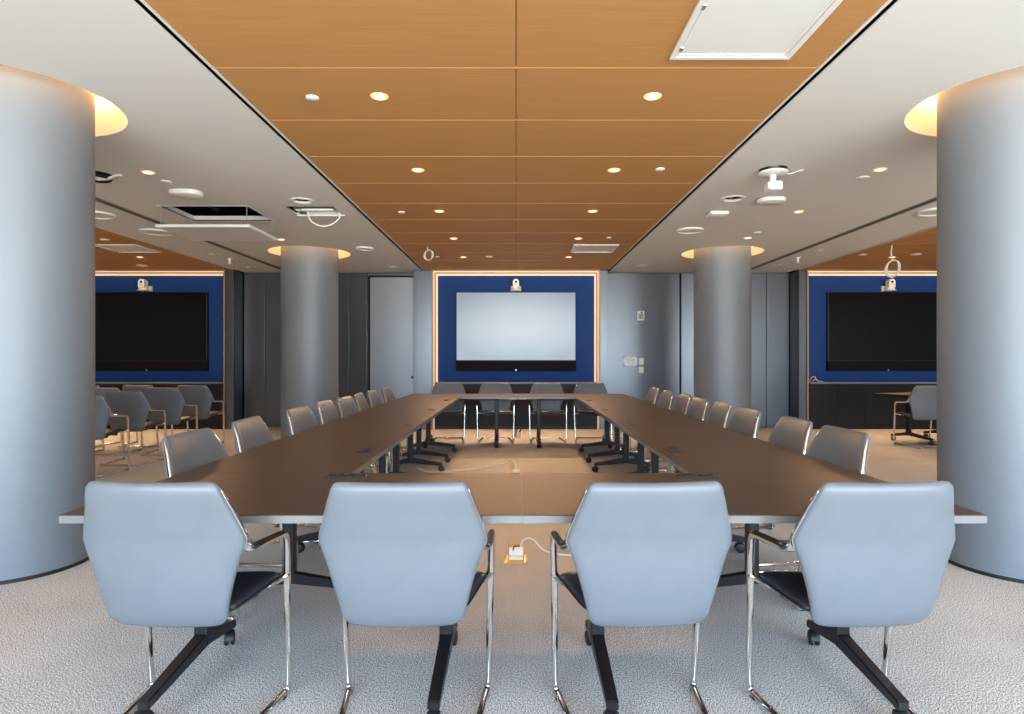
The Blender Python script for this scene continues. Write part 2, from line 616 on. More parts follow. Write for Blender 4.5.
# ------------------------------------------------------------------ columns and their lit ceiling coves
names = ['nearest the camera on the left', 'nearest the camera on the right', 'far column left of the lit screen', 'far column right of the lit screen']
clab = ['broad grey painted round column at the left edge, in front of the dark chair rows',
        'broad grey painted round column at the right edge, nearest the camera',
        'far grey round column between the door and the dark left screen',
        'far grey round column between the wall switches and the dark right screen']
vlab = ['warm glowing ceiling recess around the near left column', 'warm glowing ceiling recess around the near right column',
        'warm glowing ceiling recess around the far left column', 'warm glowing ceiling recess around the far right column']
for i, (x, y) in enumerate(COLS):
    c = tag(empty('round_column', (x, y, 0)), clab[i], 'column', 'grey round columns', 'thing')
    bm = bmesh.new()
    lathe(bm, [(COLR, 0.024), (COLR, HC + 0.44)], 96)
    link('shaft', bm, 'column_paint', c, 'all')
    bm = bmesh.new()
    lathe(bm, [(0, 0), (COLR - 0.004, 0), (COLR - 0.004, 0.028), (0, 0.028)], 96)
    link('base_ring', bm, 'black_rubber', c, 40)
    v = tag(empty('ceiling_cove', (x, y, HC)), vlab[i], 'cove light', 'lit ceiling recesses around the columns', 'thing')
    bm = bmesh.new()
    lathe(bm, [(HOLE, 0.0), (HOLE, 0.24), (COLR + 0.004, 0.24)], 96)
    link('cove_shell', bm, 'warm_white', v, 40)
    bm = bmesh.new()
    lathe(bm, [(HOLE - 0.02, 0.235), (HOLE - 0.02, 0.215), (HOLE - 0.06, 0.215), (HOLE - 0.06, 0.235)], 96)
    link('light_ring', bm, 'led_cove', v, 40)

# ------------------------------------------------------------------ backlit navy wall panels, screens, cabinets, cameras
bays = [(0.0, 'middle'), (-BAY, 'left'), (BAY, 'right')]
scr = {'middle': 0.0, 'left': -6.76, 'right': 6.815}


def frame_strip(bm, hw, w, ztop, y0, y1, z0=0.0):
    span(bm, -hw, -hw + w, y0, y1, z0, ztop)
    span(bm, hw - w, hw, y0, y1, z0, ztop)
    span(bm, -hw + w, hw - w, y0, y1, ztop - w, ztop)


Y_NAVY = 11.34
for cx, side in bays:
    p = tag(empty('backlit_wall_panel', (cx, Y_PIER, 0)), {
        'middle': 'navy wall panel with glowing warm frame behind the lit screen',
        'left': 'navy wall panel with glowing warm frame behind the dark left screen',
        'right': 'navy wall panel with glowing warm frame behind the dark right screen'}[side], 'wall panel', 'backlit navy wall panels', 'thing')
    bm = bmesh.new()
    span(bm, -1.52, 1.52, Y_NAVY - Y_PIER, Y_NAVY - Y_PIER + 0.05, 0, HC)
    link('panel', bm, 'navy_fabric', p)
    bm = bmesh.new()
    frame_strip(bm, 1.523, 0.020, HC - 0.002, -0.012, 0.19)
    link('frame', bm, 'frame_bronze', p)
    bm = bmesh.new()
    frame_strip(bm, 1.503, 0.020, HC - 0.022, 0.05, 0.19)
    frame_strip(bm, 1.474, 0.034, HC - 0.051, 0.13, 0.19)
    ls = link('light_strip', bm, 'led_strip', p)
    la = bpy.data.lights.new('led_line', 'AREA')      # the light the top run of the strip throws down
    la.shape = 'RECTANGLE'; la.size = 2.95; la.size_y = 0.02
    la.energy = 62; la.color = (1.0, 0.58, 0.28); la.spread = math.radians(108)
    lo = bpy.data.objects.new('led_line', la)
    COL.objects.link(lo); lo.parent = ls
    lo.location = (0, -0.05, HC - 0.03)
    lo.rotation_euler = (math.radians(-38), 0, 0)
    bm = bmesh.new()
    frame_strip(bm, 1.484, 0.013, HC - 0.041, 0.045, 0.19)
    link('inner_trim', bm, 'track_metal', p)

for cx, side in bays:
    x = scr[side]
    t = tag(empty('wall_screen', (x, Y_NAVY, 1.05)), {
        'middle': 'large wall screen showing a pale blue picture, soundbar below',
        'left': 'large switched-off black wall screen above the rows of chairs',
        'right': 'large switched-off black wall screen behind the hanging white cable coil'}[side], 'screen', 'wall screens')
    bm = bmesh.new()
    span(bm, -1.10, 1.10, -0.075, -0.0, 0.188, 1.447, 0.004)
    link('housing', bm, 'bezel_black', t)
    bm = bmesh.new()
    span(bm, -1.085, 1.085, -0.077, -0.073, 0.203, 1.437)
    d = link('display', bm, 'lit_screen' if side == 'middle' else 'screen_black', t)
    me = d.data
    for v in me.vertices:
        v.co.z -= 0.82
    d.location = (0, 0, 0.82)
    bm = bmesh.new()
    span(bm, -1.10, 1.10, -0.085, -0.0, 0.0, 0.184, 0.006)
    sb = link('soundbar', bm, 'soundbar_cloth', t)
    bm = bmesh.new()
    lathe(bm, [(0, -0.088), (0.013, -0.088), (0.013, -0.084)], 20, 'Y', (0, 0, 0.018))
    link('badge', bm, 'silver', sb)
    # pan-tilt camera on a bracket above the screen
    cm = tag(empty('conference_camera', (x + (0 if side != 'left' else -0.03), Y_NAVY, 2.515)), {
        'middle': 'white conference camera mounted above the lit screen',
        'left': 'white conference camera mounted above the dark left screen',
        'right': 'white conference camera mounted above the dark right screen'}[side], 'camera', 'conference cameras above the screens')
    bm = bmesh.new()
    span(bm, -0.095, 0.095, -0.05, 0.0, 0.0, 0.095, 0.006)
    span(bm, -0.07, 0.07, -0.21, -0.02, 0.0, 0.014, 0.004)
    link('bracket', bm, 'warm_white', cm)
    bm = bmesh.new()
    lathe(bm, [(0, 0.014), (0.070, 0.014), (0.074, 0.022), (0.074, 0.05), (0.066, 0.058), (0, 0.06)], 32, 'Z', (0, -0.14, 0))
    link('base', bm, 'white_plastic', cm, 40)
    bm = bmesh.new()
    prof = [(-0.056, 0.06), (0.056, 0.06)] + [(0.056 * math.cos(a), 0.155 + 0.056 * math.sin(a)) for a in [PI * q / 14 for q in range(15)]]
    fr = [bm.verts.new((a, -0.205, b)) for a, b in prof]
    bk = [bm.verts.new((a, -0.085, b)) for a, b in prof]
    bm.faces.new(fr); bm.faces.new(bk[::-1])
    for q in range(len(prof)):
        q2 = (q + 1) % len(prof)
        bm.faces.new((fr[q], bk[q], bk[q2], fr[q2]))
    h = link('head', bm, 'white_plastic', cm, 40)
    bm = bmesh.new()
    lathe(bm, [(0, -0.214), (0.018, -0.214), (0.022, -0.204)], 24, 'Y', (0, 0, 0.155))
    link('lens', bm, 'lens_black', h)

for cx, side in bays:
    t = tag(empty('media_cabinet', (cx, Y_NAVY, 0)), {
        'middle': 'long low dark cabinet under the lit screen',
        'left': 'long low dark cabinet behind the rows of chairs, under the left screen',
        'right': 'long low dark cabinet behind the single chair, under the right screen'}[side], 'cabinet', 'dark cabinets under the screens')
    bm = bmesh.new()
    span(bm, -1.472, 1.472, -0.19, 0, 0.0, 0.82)
    link('body', bm, 'dark_cabinet', t)
    bm = bmesh.new()
    span(bm, -1.474, 1.474, -0.215, 0, 0.824, 0.85, 0.002)
    link('top', bm, 'cabinet_top', t)
    bm = bmesh.new()
    span(bm, -1.472, 1.472, -0.195, -0.1, 0.0, 0.05)
    link('plinth', bm, 'bezel_black', t)
    for q in range(6):
        bm = bmesh.new()
        span(bm, -1.47 + q * 0.49 + 0.0025, -1.47 + (q + 1) * 0.49 - 0.0025, -0.211, -0.189, 0.055, 0.815, 0.0015)
        link('door', bm, 'dark_cabinet', t)
# loose cable ends on the right cabinet
bm = bmesh.new()
X0 = BAY - 1.40
tube(bm, smooth_path([(X0 - 0.04, 11.24, 0.856), (X0 - 0.02, 11.2, 0.93), (X0 + 0.03, 11.19, 0.95), (X0 + 0.06, 11.18, 0.89), (X0 + 0.13, 11.19, 0.865), (X0 + 0.18, 11.17, 0.858)]), 0.011, 8)
tube(bm, smooth_path([(X0 + 0.02, 11.24, 0.862), (X0 + 0.05, 11.2, 0.905), (X0 + 0.10, 11.2, 0.875), (X0 + 0.15, 11.21, 0.862)]), 0.011, 8)
tag(link('cable_end', bm, 'beige_cord', None, 'all'), 'loose beige cable ends lying on the corner of the right cabinet', 'cable')

# ------------------------------------------------------------------ things on the wall right of the lit screen


def on_wall(px, py, y=Y_WALL):
    return ((px - 516) * y / F, EYE + (358 - py) * y / F)


x, z = on_wall(640.7, 315.7)
t = tag(empty('wall_controller', (x, Y_WALL, z)), 'small white control panel high on the grey wall right of lit screen', 'control panel')
bm = bmesh.new(); span(bm, -0.064, 0.064, -0.022, 0.0, -0.09, 0.09, 0.006); link('housing', bm, 'white_plastic', t)
bm = bmesh.new(); span(bm, -0.045, 0.045, -0.0245, -0.02, -0.066, 0.04, 0.002); link('window', bm, 'print_grey', t)
bm = bmesh.new(); lathe(bm, [(0, -0.026), (0.016, -0.026), (0.018, -0.02)], 20, 'Y', (0.012, 0, 0.062)); link('sensor', bm, 'lens_black', t)
x, z = on_wall(630.4, 361.2)
t = tag(empty('paper_notice', (x, Y_WALL, z)), 'white paper notice held by blue tape on the grey wall', 'notice')
bm = bmesh.new(); span(bm, -0.130, 0.130, -0.004, 0.0, -0.088, 0.088); link('sheet', bm, 'paper', t)
bm = bmesh.new()
for q in range(6):
    w_ = [0.07, 0.09, 0.085, 0.09, 0.08, 0.05][q]
    span(bm, -w_, w_, -0.0052, -0.004, 0.052 - q * 0.022, 0.057 - q * 0.022)
link('text_lines', bm, 'print_grey', t)
for sx in (-1, 1):
    for sz in (-1, 1):
        bm = bmesh.new()
        box(bm, (sx * 0.122, -0.006, sz * 0.080), (0.050, 0.002, 0.022), rot=Matrix.Rotation(sx * sz * math.radians(42), 4, 'Y'))
        link('tape', bm, 'blue_tape', t)
for py, lb, hh in ((361.4, 'white switch plate beside the paper notice, the upper one', 0.066), (369.8, 'white switch plate below the other, lower right of notice', 0.060)):
    x, z = on_wall(641.2, py)
    t = tag(empty('switch_plate', (x, Y_WALL, z)), lb, 'switch', 'switch plates beside the notice')
    bm = bmesh.new(); span(bm, -0.045, 0.045, -0.010, 0.0, -hh, hh, 0.003); link('plate', bm, 'white_plastic', t)
    for q in (-1, 1):
        bm = bmesh.new(); span(bm, -0.030, 0.030, -0.015, -0.008, q * 0.027 - 0.018, q * 0.027 + 0.018, 0.002); link('rocker', bm, 'paper', t)

# ------------------------------------------------------------------ conference chair


def interp(tab, v):
    for (a, fa), (b, fb) in zip(tab, tab[1:]):
        if v <= b:
            s = (v - a) / (b - a)
            return fa + (fb - fa) * max(0, s)
    return tab[-1][1]


W_TAB = [(0.39, 0.198), (0.46, 0.208), (0.53, 0.226), (0.61, 0.249), (0.665, 0.269), (0.688, 0.277), (0.705, 0.275), (0.74, 0.264), (0.893, 0.213)]
Y_TAB = [(0.39, -0.040), (0.41, -0.062), (0.45, -0.080), (0.50, -0.090), (0.55, -0.097), (0.70, -0.112), (0.80, -0.138), (0.893, -0.172)]
H0, H1 = 0.396, 0.893


def back_point(u, h, wing=0.034):
    w = interp(W_TAB, h)
    d1, d0 = H1 - h, h - H0
    for d, r in ((d1, 0.018), (d0, 0.048)):
        if d < r:
            w -= r - math.sqrt(max(0, r * r - (r - d) ** 2))
    return Vector((u * w, interp(Y_TAB, h) + wing * u * u * (w / 0.27) ** 2, h))


def back_normal(u, h):
    e = 0.01
    a = back_point(u, min(H1, h + e)) - back_point(u, max(H0, h - e))
    b = Vector((1, 0.25 * u, 0))
    tang = Vector((0, a.y, a.z)).normalized()
    return b.normalized().cross(tang).normalized()


def make_chair():
    root = empty('conference_chair')
    tag(root, '', 'chair')
    hm, hr = (H0 + H1) / 2, (H1 - H0) / 2
    bm = bmesh.new()
    pillow(bm, lambda u, v: back_point(u, hm + hr * v), lambda u, v: back_normal(u, hm + hr * v), 0.025, 24, 34, pw=9, ex=0.34)
    link('backrest', bm, 'grey_leather', root, 'all')
    # seat: slopes up towards the front corners
    def seat_c(u, v):
        y = -0.030 + (0.5 + 0.5 * v) * 0.265
        hw = 0.196 + 0.067 * min(1.0, max(0.0, (y + 0.030) / 0.22)) ** 0.8
        d = 0.235 - y
        if d < 0.05:
            hw -= 0.05 - math.sqrt(max(0, 0.0025 - (0.05 - d) ** 2))
        s = (y + 0.030) / 0.265
        d0 = y + 0.030
        if d0 < 0.03:
            hw -= 0.03 - math.sqrt(max(0, 0.0009 - (0.03 - d0) ** 2))
        return Vector((u * hw, y, 0.426 + 0.042 * s - 0.018 * max(0, s - 0.8) * 5 * (s - 0.8) * 5 * 0.5 + 0.012 * u * u))
    bm = bmesh.new()
    pillow(bm, seat_c, lambda u, v: Vector((0, -0.15, 1)).normalized(), 0.026, 18, 20, pw=6)
    st = link('seat', bm, 'black_leather', root, 'all')
    for s in (-1, 1):
        bm = bmesh.new()
        tube(bm, [seat_c(s, -0.98 + 1.96 * q / 24) for q in range(25)], 0.004, 6)
        link('piping', bm, 'bezel_black', st, 'all')
    for s in (-1, 1):
        # strip let into the edge of the back, from the top corner to the arm
        bm = bmesh.new()
        pts = []
        for q in range(16):
            h = 0.872 - q * (0.872 - 0.655) / 15
            p = back_point(s, h)
            pts.append(p + Vector((s * 0.0005, 0.004, 0)))
        tube(bm, pts, lambda t: (0.010 * min(1, 0.25 + 4 * t), 0.0042 * min(1, 0.25 + 4 * t)), 10, up=(s, 0, 0.3))
        link('side_strip', bm, 'chrome', root, 'all')
        # arm and front leg and runner: one bent tube
        a0 = back_point(s, 0.665)
        pts = [a0 + Vector((-s * 0.004, 0.002, 0.016)), a0 + Vector((s * 0.010, 0.035, -0.008)), (s * 0.285, 0.03, 0.652), (s * 0.286, 0.165, 0.640)]
        arm = smooth_path(pts, 6)[:-1] + fillet([(s * 0.286, 0.165, 0.640), (s * 0.285, 0.208, 0.628), (s * 0.282, 0.222, 0.55), (s * 0.272, 0.262, 0.055),
                                               (s * 0.268, 0.262, 0.014), (s * 0.262, 0.225, 0.013), (s * 0.212, -0.232, 0.013)],
                                              [0, 0.05, 0.05, 0.02, 0.03, 0.02, 0], 5)
        n_arm = 16
        N = len(arm)

        def rad(t, N=N):
            i = t * (N - 1)
            if i < 6:
                k_ = i / 6
                return (0.009 + 0.0055 * k_, 0.026 - 0.0115 * k_)
            if i < 20:
                return (0.0145, 0.0145)
            return (0.0132, 0.0132)
        bm = bmesh.new()
        tube(bm, arm, rad, 12, up=(0, 0, 1))
        link('arm_and_leg', bm, 'chrome', root, 'all')
        # cast joint between seat corner and leg
        bm = bmesh.new()
        tube(bm, smooth_path([(s * 0.232, 0.165, 0.452), (s * 0.256, 0.198, 0.456), (s * 0.279, 0.230, 0.470)], 5), lambda t: (0.010 + 0.008 * abs(2 * t - 1) ** 2, 0.010 + 0.006 * abs(2 * t - 1) ** 2), 8)
        link('seat_joint', bm, 'chrome', root, 'all')
        for yy in (0.235, -0.21):
            bm = bmesh.new()
            tt = (0.225 - yy) / 0.457
            xx = 0.262 - 0.05 * tt
            span(bm, s * xx - 0.012, s * xx + 0.012, yy - 0.022, yy + 0.018, 0.0, 0.016, 0.003)
            link('glide', bm, 'black_rubber', root)
    bm = bmesh.new()
    tube(bm, fillet([(-0.212, -0.225, 0.013), (-0.206, -0.252, 0.013), (0.206, -0.252, 0.013), (0.212, -0.225, 0.013)], 0.03, 5), 0.0125, 10)
    link('crossbar', bm, 'chrome', root, 'all')
    bm = bmesh.new()
    span(bm, -0.15, 0.15, 0.04, 0.08, 0.396, 0.420, 0.005)
    span(bm, -0.20, 0.20, 0.14, 0.17, 0.414, 0.436, 0.005)
    link('seat_support', bm, 'black_steel', root)
    return root


chair = make_chair()
cs = []
G = 'conference chairs around the table'
front_l = ['grey leather chair seen from behind, leftmost of the four nearest the camera',
           'grey leather chair seen from behind, just left of the table seam',
           'grey leather chair seen from behind, just right of the table seam',
           'grey leather chair seen from behind, rightmost of the four nearest the camera']
for x, rz, lb in zip((-1.158, -0.375, 0.438, 1.180), (-2.8, 0.5, 3.6, 3.4), front_l):
    place(chair, cs, (x, 2.115, 0), math.radians(rz), lb, G)
lf = [3.28, 4.02, 4.90, 5.64, 6.24, 6.84, 7.48, 8.25]
rt = [3.42, 4.05, 4.84, 5.45, 6.12, 6.73, 7.38, 8.13]
for i, y in enumerate(lf):
    lb = 'grey leather chair facing right along the left table side, %s from the camera' % ORD[i]
    place(chair, cs, (-1.60 + random.uniform(-.015, .015), y, 0), math.radians(-90 + (-3, 2, -2, 1, -3, 4, 1, -1)[i]), lb, G)
for i, y in enumerate(rt):
    lb = 'grey leather chair facing left along the right table side, %s from the camera' % ORD[i]
    place(chair, cs, (1.70 + random.uniform(-.015, .015), y, 0), math.radians(90 + (3, -1, 2, -2, 1, -1, 2, 0)[i]), lb, G)
far_l = ['leftmost grey leather chair facing the camera at the far end of the table',
         'grey leather chair facing the camera at the far end, second from left',
         'grey leather chair facing the camera at the far end, third from left',
         'rightmost grey leather chair facing the camera at the far end of the table']
for x, lb in zip((-1.06, -0.317, 0.485, 1.17), far_l):
    place(chair, cs, (x, 9.56, 0), math.radians(180 + random.uniform(-2, 2)), lb, G)
G2 = 'chairs in rows facing the left screen'
rows = [(-4.71, 6.80, 'first row from the camera'), (-4.72, 7.55, 'second row from the camera'), (-4.72, 8.33, 'third row from the camera'),
        (-4.71, 9.09, 'back row by the cabinet'), (-5.50, 8.33, 'third row'), (-5.50, 9.09, 'back row'), (-6.28, 9.09, 'back row')]
row_l = ['grey chair facing the left screen, half hidden by the near left column',
         'grey leather chair facing the left screen, second from the camera in the near file',
         'grey leather chair facing the left screen, third from the camera in the near file',
         'grey leather chair closest to the left screen, beside the right end of its cabinet',
         'grey chair left of the third one in the near file before the left screen',
         'grey leather chair by the left cabinet, second from its right end',
         'grey leather chair by the left cabinet, almost hidden by the near left column']
for (x, y, _), lb in zip(rows, row_l):
    place(chair, cs, (x, y, 0), math.radians(random.uniform(-1.5, 1.5)), lb, G2)
place(chair, cs, (5.945, 8.97, 0), math.radians(1.0), 'lone grey leather chair at the small table before the dark right screen', 'chair of the right bay')

# ------------------------------------------------------------------ flip-top tables


def make_table(L, D, port=True, long_arm=0.42, short_arm=0.25, port_off=0.09):
    root = empty('conference_table')
    tag(root, '', 'table')
    bm = bmesh.new()
    span(bm, -L / 2 + 0.001, L / 2 - 0.001, -D / 2 + 0.001, D / 2 - 0.001, TT - 0.029, TT)
    top = link('tabletop', bm, 'walnut_laminate', root)
    bm = bmesh.new()
    th = 0.0025
    z0, z1 = TT - 0.0295, TT - 0.004
    span(bm, -L / 2, L / 2, -D / 2, -D / 2 + th, z0, z1); span(bm, -L / 2, L / 2, D / 2 - th, D / 2, z0, z1)
    span(bm, -L / 2, -L / 2 + th, -D / 2 + th, D / 2 - th, z0, z1, mat=1); span(bm, L / 2 - th, L / 2, -D / 2 + th, D / 2 - th, z0, z1, mat=1)  # grey end bands coloured black, for shade in the joints between tables
    link('edge_band', bm, ['edge_band', 'bezel_black'], top)
    if port:
        yo = -D / 2 + port_off if port == 'near' else D / 2 - port_off
        bm = bmesh.new()
        span(bm, -0.095, 0.095, yo - 0.042, yo + 0.042, TT - 0.01, TT + 0.003, 0.002, mat=0)
        span(bm, -0.086, 0.086, yo - 0.012, yo + 0.033, TT, TT + 0.0042, mat=1)
        span(bm, -0.086, 0.086, yo - 0.034, yo - 0.016, TT, TT + 0.0046, mat=0)
        for q in (-0.05, 0.0, 0.05):
            span(bm, q - 0.016, q + 0.016, yo + 0.000, yo + 0.022, TT, TT + 0.0056, mat=0)
        pb = link('power_port', bm, ['bezel_black', 'screen_black', 'silver'], root)
    bx = L / 2 - 0.31
    bm = bmesh.new()
    span(bm, -bx - 0.02, bx + 0.02, -0.03, 0.03, TT - 0.075, TT - 0.030, 0.004)
    link('support_beam', bm, 'black_steel', root)
    bm = bmesh.new()
    for sx in (-1, 1):
        span(bm, sx * (L / 2 - 0.13), sx * (L / 2 - 0.005), -D / 2 + 0.035, -D / 2 + 0.075, TT - 0.040, TT - 0.027, 0.002)
        lathe(bm, [(0, TT - 0.040), (0.014, TT - 0.039), (0.016, TT - 0.026)], 16, 'Z', (sx * (L / 2 - 0.16), -D / 2 + 0.05, 0))
    link('linking_bracket', bm, 'galvanised', root)
    for sx in (-1, 1):
        x = sx * bx
        bm = bmesh.new()
        span(bm, x - 0.028, x + 0.028, -0.030, 0.030, 0.11, TT - 0.05, 0.006)
        span(bm, x - 0.035, x + 0.035, -0.17, 0.17, TT - 0.050, TT - 0.027, 0.004)
        leg = link('leg', bm, 'black_steel', root)
        # fold lever knob on the column
        bm = bmesh.new()
        lathe(bm, [(0, 0), (0.018, 0.002), (0.018, 0.02), (0.008, 0.026), (0, 0.026)], 14, 'X', (x + (0.028 if sx < 0 else -0.054), -0.005, 0.46))
        link('knob', bm, 'black_rubber', leg, 40)
        for yy in (-long_arm, short_arm):
            s = 1 if yy > 0 else -1
            dx = 0.0
            bm = bmesh.new()
            ring = []
            for t, zz, ww, hh in ((0.0, 0.135, 0.026, 0.030), (0.12, 0.128, 0.025, 0.027), (1.0, 0.085, 0.021, 0.017)):
                cx_, cy_ = x + dx * t, yy * t
                ring.append([bm.verts.new((cx_ + a * ww, cy_, zz + b * hh)) for a, b in ((-1, -1), (1, -1), (1, 1), (-1, 1))])
            for r0, r1 in zip(ring, ring[1:]):
                for q in range(4):
                    bm.faces.new((r0[q], r0[(q + 1) % 4], r1[(q + 1) % 4], r1[q]))
            bm.faces.new(ring[0]); bm.faces.new(ring[-1][::-1])
            bmesh.ops.recalc_face_normals(bm, faces=bm.faces)
            es = [e for e in bm.edges if len(e.link_faces) == 2 and e.calc_face_angle(0) > 0.6]
            bmesh.ops.bevel(bm, geom=es, offset=0.004, segments=2, affect='EDGES')
            link('foot', bm, 'black_steel', leg)
            px, py = x + dx, yy - s * 0.02
            bm = bmesh.new()
            lathe(bm, [(0, 0.066), (0.010, 0.066), (0.010, 0.05), (0, 0.05)], 12, 'Z', (px, py, 0))
            a = math.radians(random.choice((20, -35, 60, 80, -10)))
            rot = Matrix.Rotation(a, 4, 'Z')
            b2 = bmesh.new()
            for off in (-0.022, 0.006):
                lathe(b2, [(0, off), (0.022, off), (0.030, off + 0.003), (0.031, off + 0.008), (0.030, off + 0.013), (0.022, off + 0.016), (0, off + 0.016)], 24, 'X')
            arc = [Vector((0, 0.034 * math.cos(w), 0.034 * math.sin(w))) for w in [PI * q / 10 for q in range(0, 11)]]
            tube(b2, arc, lambda t: (0.018, 0.003), 8, up=(0, 1, 0))
            _merge(bm, b2, Matrix.Translation((px, py, 0.031)) @ rot @ Matrix.Translation((0, -0.012, 0)))
            link('caster', bm, 'black_rubber', leg, 40)
    return root


GAPT = 0.0003
TX0, TXC, TX1 = -1.602, 0.024, 1.652
TY0, TY1 = 2.155, 2.940
LY = 1.4455
TYF = TY1 + 4 * LY
DSL = 0.81
GT = 'walnut conference tables in a square'
tab = make_table(TXC - TX0 - GAPT, TY1 - TY0, 'far', 0.42, 0.25, 0.075)
ts = []
place(tab, ts, ((TX0 + TXC) / 2, (TY0 + TY1) / 2, 0), 0, 'brown table nearest the camera, left of the middle seam', GT)
place(tab, ts, ((TX1 + TXC) / 2, (TY0 + TY1) / 2, 0), 0, 'brown table nearest the camera, right of the middle seam', GT)
tabf = make_table(TXC - TX0 - GAPT, TY1 - TY0, False, 0.34, 0.30)
ts2 = []
place(tabf, ts2, ((TX0 + TXC) / 2, TYF + (TY1 - TY0) / 2 + 0.002, 0), 0, 'brown table at the far end below the lit screen, left half', GT)
place(tabf, ts2, ((TX1 + TXC) / 2, TYF + (TY1 - TY0) / 2 + 0.002, 0), 0, 'brown table at the far end below the lit screen, right half', GT)
tabs = make_table(LY - GAPT, DSL, 'near', 0.36, 0.27, 0.10)
ts3 = []
for i in range(4):
    place(tabs, ts3, (TX0 + DSL / 2, TY1 + 0.0015 + LY * (i + 0.5), 0), PI / 2, 'brown table in the left side of the square, %s from the camera' % ORD[i], GT)
for i in range(4):
    place(tabs, ts3, (TX1 - DSL / 2, TY1 + 0.0015 + LY * (i + 0.5), 0), -PI / 2, 'brown table in the right side of the square, %s from the camera' % ORD[i], GT)
tabr = make_table(1.4, 0.7, False, 0.36, 0.27)
tag(tabr, 'single brown table set at an angle before the dark right cabinet', 'table')
tabr.location = (6.36, 9.56, 0)
tabr.rotation_euler = (0, 0, math.radians(23.5))

# ------------------------------------------------------------------ floor boxes and cables


def floor_box(x, y, w, lb, plug=True, lid=True):
    t = tag(empty('floor_box', (x, y, 0)), lb, 'floor box', 'floor sockets')
    bm = bmesh.new()
    span(bm, -w, w, -w * 1.3, w * 0.8, 0.0, 0.006, 0.002)
    link('frame', bm, 'brass_box', t)
    bm = bmesh.new()
    if lid:
        box(bm, (0, 0.035, 0.045), (w * 1.3, 0.008, 0.085), 0.002, rot=Matrix.Rotation(math.radians(-25), 4, 'X'))
    else:
        span(bm, -w * 0.5, w * 0.5, -w * 0.4, w * 0.4, 0.006, 0.034, 0.004)
    link('lid', bm, 'brass_box' if lid else 'warm_white', t)
    if plug:
        bm = bmesh.new()
        span(bm, -w * 0.62, w * 0.62, -0.045, 0.012, 0.006, 0.028, 0.003)
        link('socket', bm, 'warm_white', t)
        bm = bmesh.new()
        span(bm, -w * 0.6, w * 0.62, -0.008, 0.02, 0.028, 0.075, 0.004)
        link('plug', bm, 'white_plastic', t)
    return t


fy = F * EYE / (559 - 358.0)
floor_box(0.0, fy, 0.075, 'open brass floor box with white plug on the carpet between the front chairs')
bm = bmesh.new()
tube(bm, smooth_path([(0.03, fy + 0.01, 0.075), (0.05, fy + 0.08, 0.10), (0.11, fy + 0.16, 0.08), (0.20, fy + 0.12, 0.012), (0.40, fy + 0.06, 0.006), (0.75, fy + 0.22, 0.006), (1.10, fy + 0.62, 0.006), (1.28, fy + 0.85, 0.02)]), 0.0055, 8)
tag(link('power_cord', bm, 'white_cord', None, 'all'), 'white cord running right from the floor box between the front chairs', 'cable')
bm = bmesh.new()
tube(bm, smooth_path([(-0.02, fy - 0.02, 0.06), (-0.01, fy - 0.015, 0.085), (0.02, fy, 0.082)]), 0.004, 8)
tag(link('plug_lead', bm, 'bezel_black', None, 'all'), 'short black lead looped at the open brass floor box', 'cable')
floor_box(0.0, 6.90, 0.085, 'small brass floor box on the carpet inside the table square', False, False)
bm = bmesh.new()
tube(bm, smooth_path([(0.0, 6.95, 0.03), (-0.01, 7.12, 0.07), (-0.06, 7.45, 0.05), (-0.13, 7.50, 0.006), (-0.30, 7.32, 0.006), (-0.52, 7.08, 0.006), (-0.75, 6.98, 0.006), (-0.98, 6.93, 0.006), (-1.10, 6.90, 0.05)]), 0.007, 8)
tag(link('power_cord', bm, 'white_cord', None, 'all'), 'white cord curving left across the carpet inside the table square', 'cable')
bm = bmesh.new()
tube(bm, smooth_path([(-1.165, 5.55, 0.40), (-1.163, 5.53, 0.25), (-1.14, 5.50, 0.12), (-1.09, 5.46, 0.03), (-1.0, 5.42, 0.007), (-0.9, 5.3, 0.007)]), 0.007, 8)
tag(link('power_cord', bm, 'white_cord', None, 'all'), 'white cord hanging down a table leg on the left inside the square', 'cable')
t = floor_box(0.03, 9.98, 0.08, 'floor box with plugs on the carpet behind the far table', False)
bm = bmesh.new()
span(bm, -0.02, 0.05, -0.03, 0.03, 0.006, 0.08, 0.005)
link('plug', bm, 'white_plastic', t)
bm = bmesh.new()
tube(bm, smooth_path([(0.02, 0, 0.08), (0.05, -0.01, 0.15), (0.0, -0.01, 0.17), (-0.05, 0.0, 0.13), (-0.06, 0.0, 0.03)]), 0.012, 8)
link('lead', bm, 'bezel_black', t, 'all')

# ------------------------------------------------------------------ things on the ceiling


def disc_item(name, px, py, r, lb, cat, group, mat='white_plastic', drop=0.02, pos=None):
    x, y = pos or on_ceiling(px, py)
    bm = bmesh.new()
    lathe(bm, [(0, -drop), (r * 0.75, -drop), (r * 0.95, -drop * 0.6), (r, 0.0), (0, 0.0)], 32)
    return tag(link(name, bm, mat, None, 40, (x, y, HC)), lb, cat, group)


# recessed downlights: one is built, the others are copies with their lamp
def make_downlight():
    root = empty('downlight')
    tag(root, '', 'downlight')
    bm = bmesh.new()
    lathe(bm, [(0.038, -0.001), (0.042, -0.006), (0.052, -0.005), (0.055, 0.0), (0.055, 0.012), (0.038, 0.012)], 32)
    link('trim_ring', bm, 'reflector_glow', root, 40)
    bm = bmesh.new()
    lathe(bm, [(0, -0.004), (0.030, -0.003), (0.037, -0.001), (0.037, 0.003)], 32)
    link('lens', bm, 'lamp_glow', root, 40)
    ld = bpy.data.lights.new('downlight_lamp', 'SPOT')
    ld.energy = 58
    ld.color = (1.0, 0.56, 0.26)
    ld.spot_size = math.radians(78)
    ld.spot_blend = 0.9
    ld.shadow_soft_size = 0.045
    lo = bpy.data.objects.new('lamp', ld)
    COL.objects.link(lo)
    lo.parent = root
    lo.location = (0, 0, -0.02)
    return root


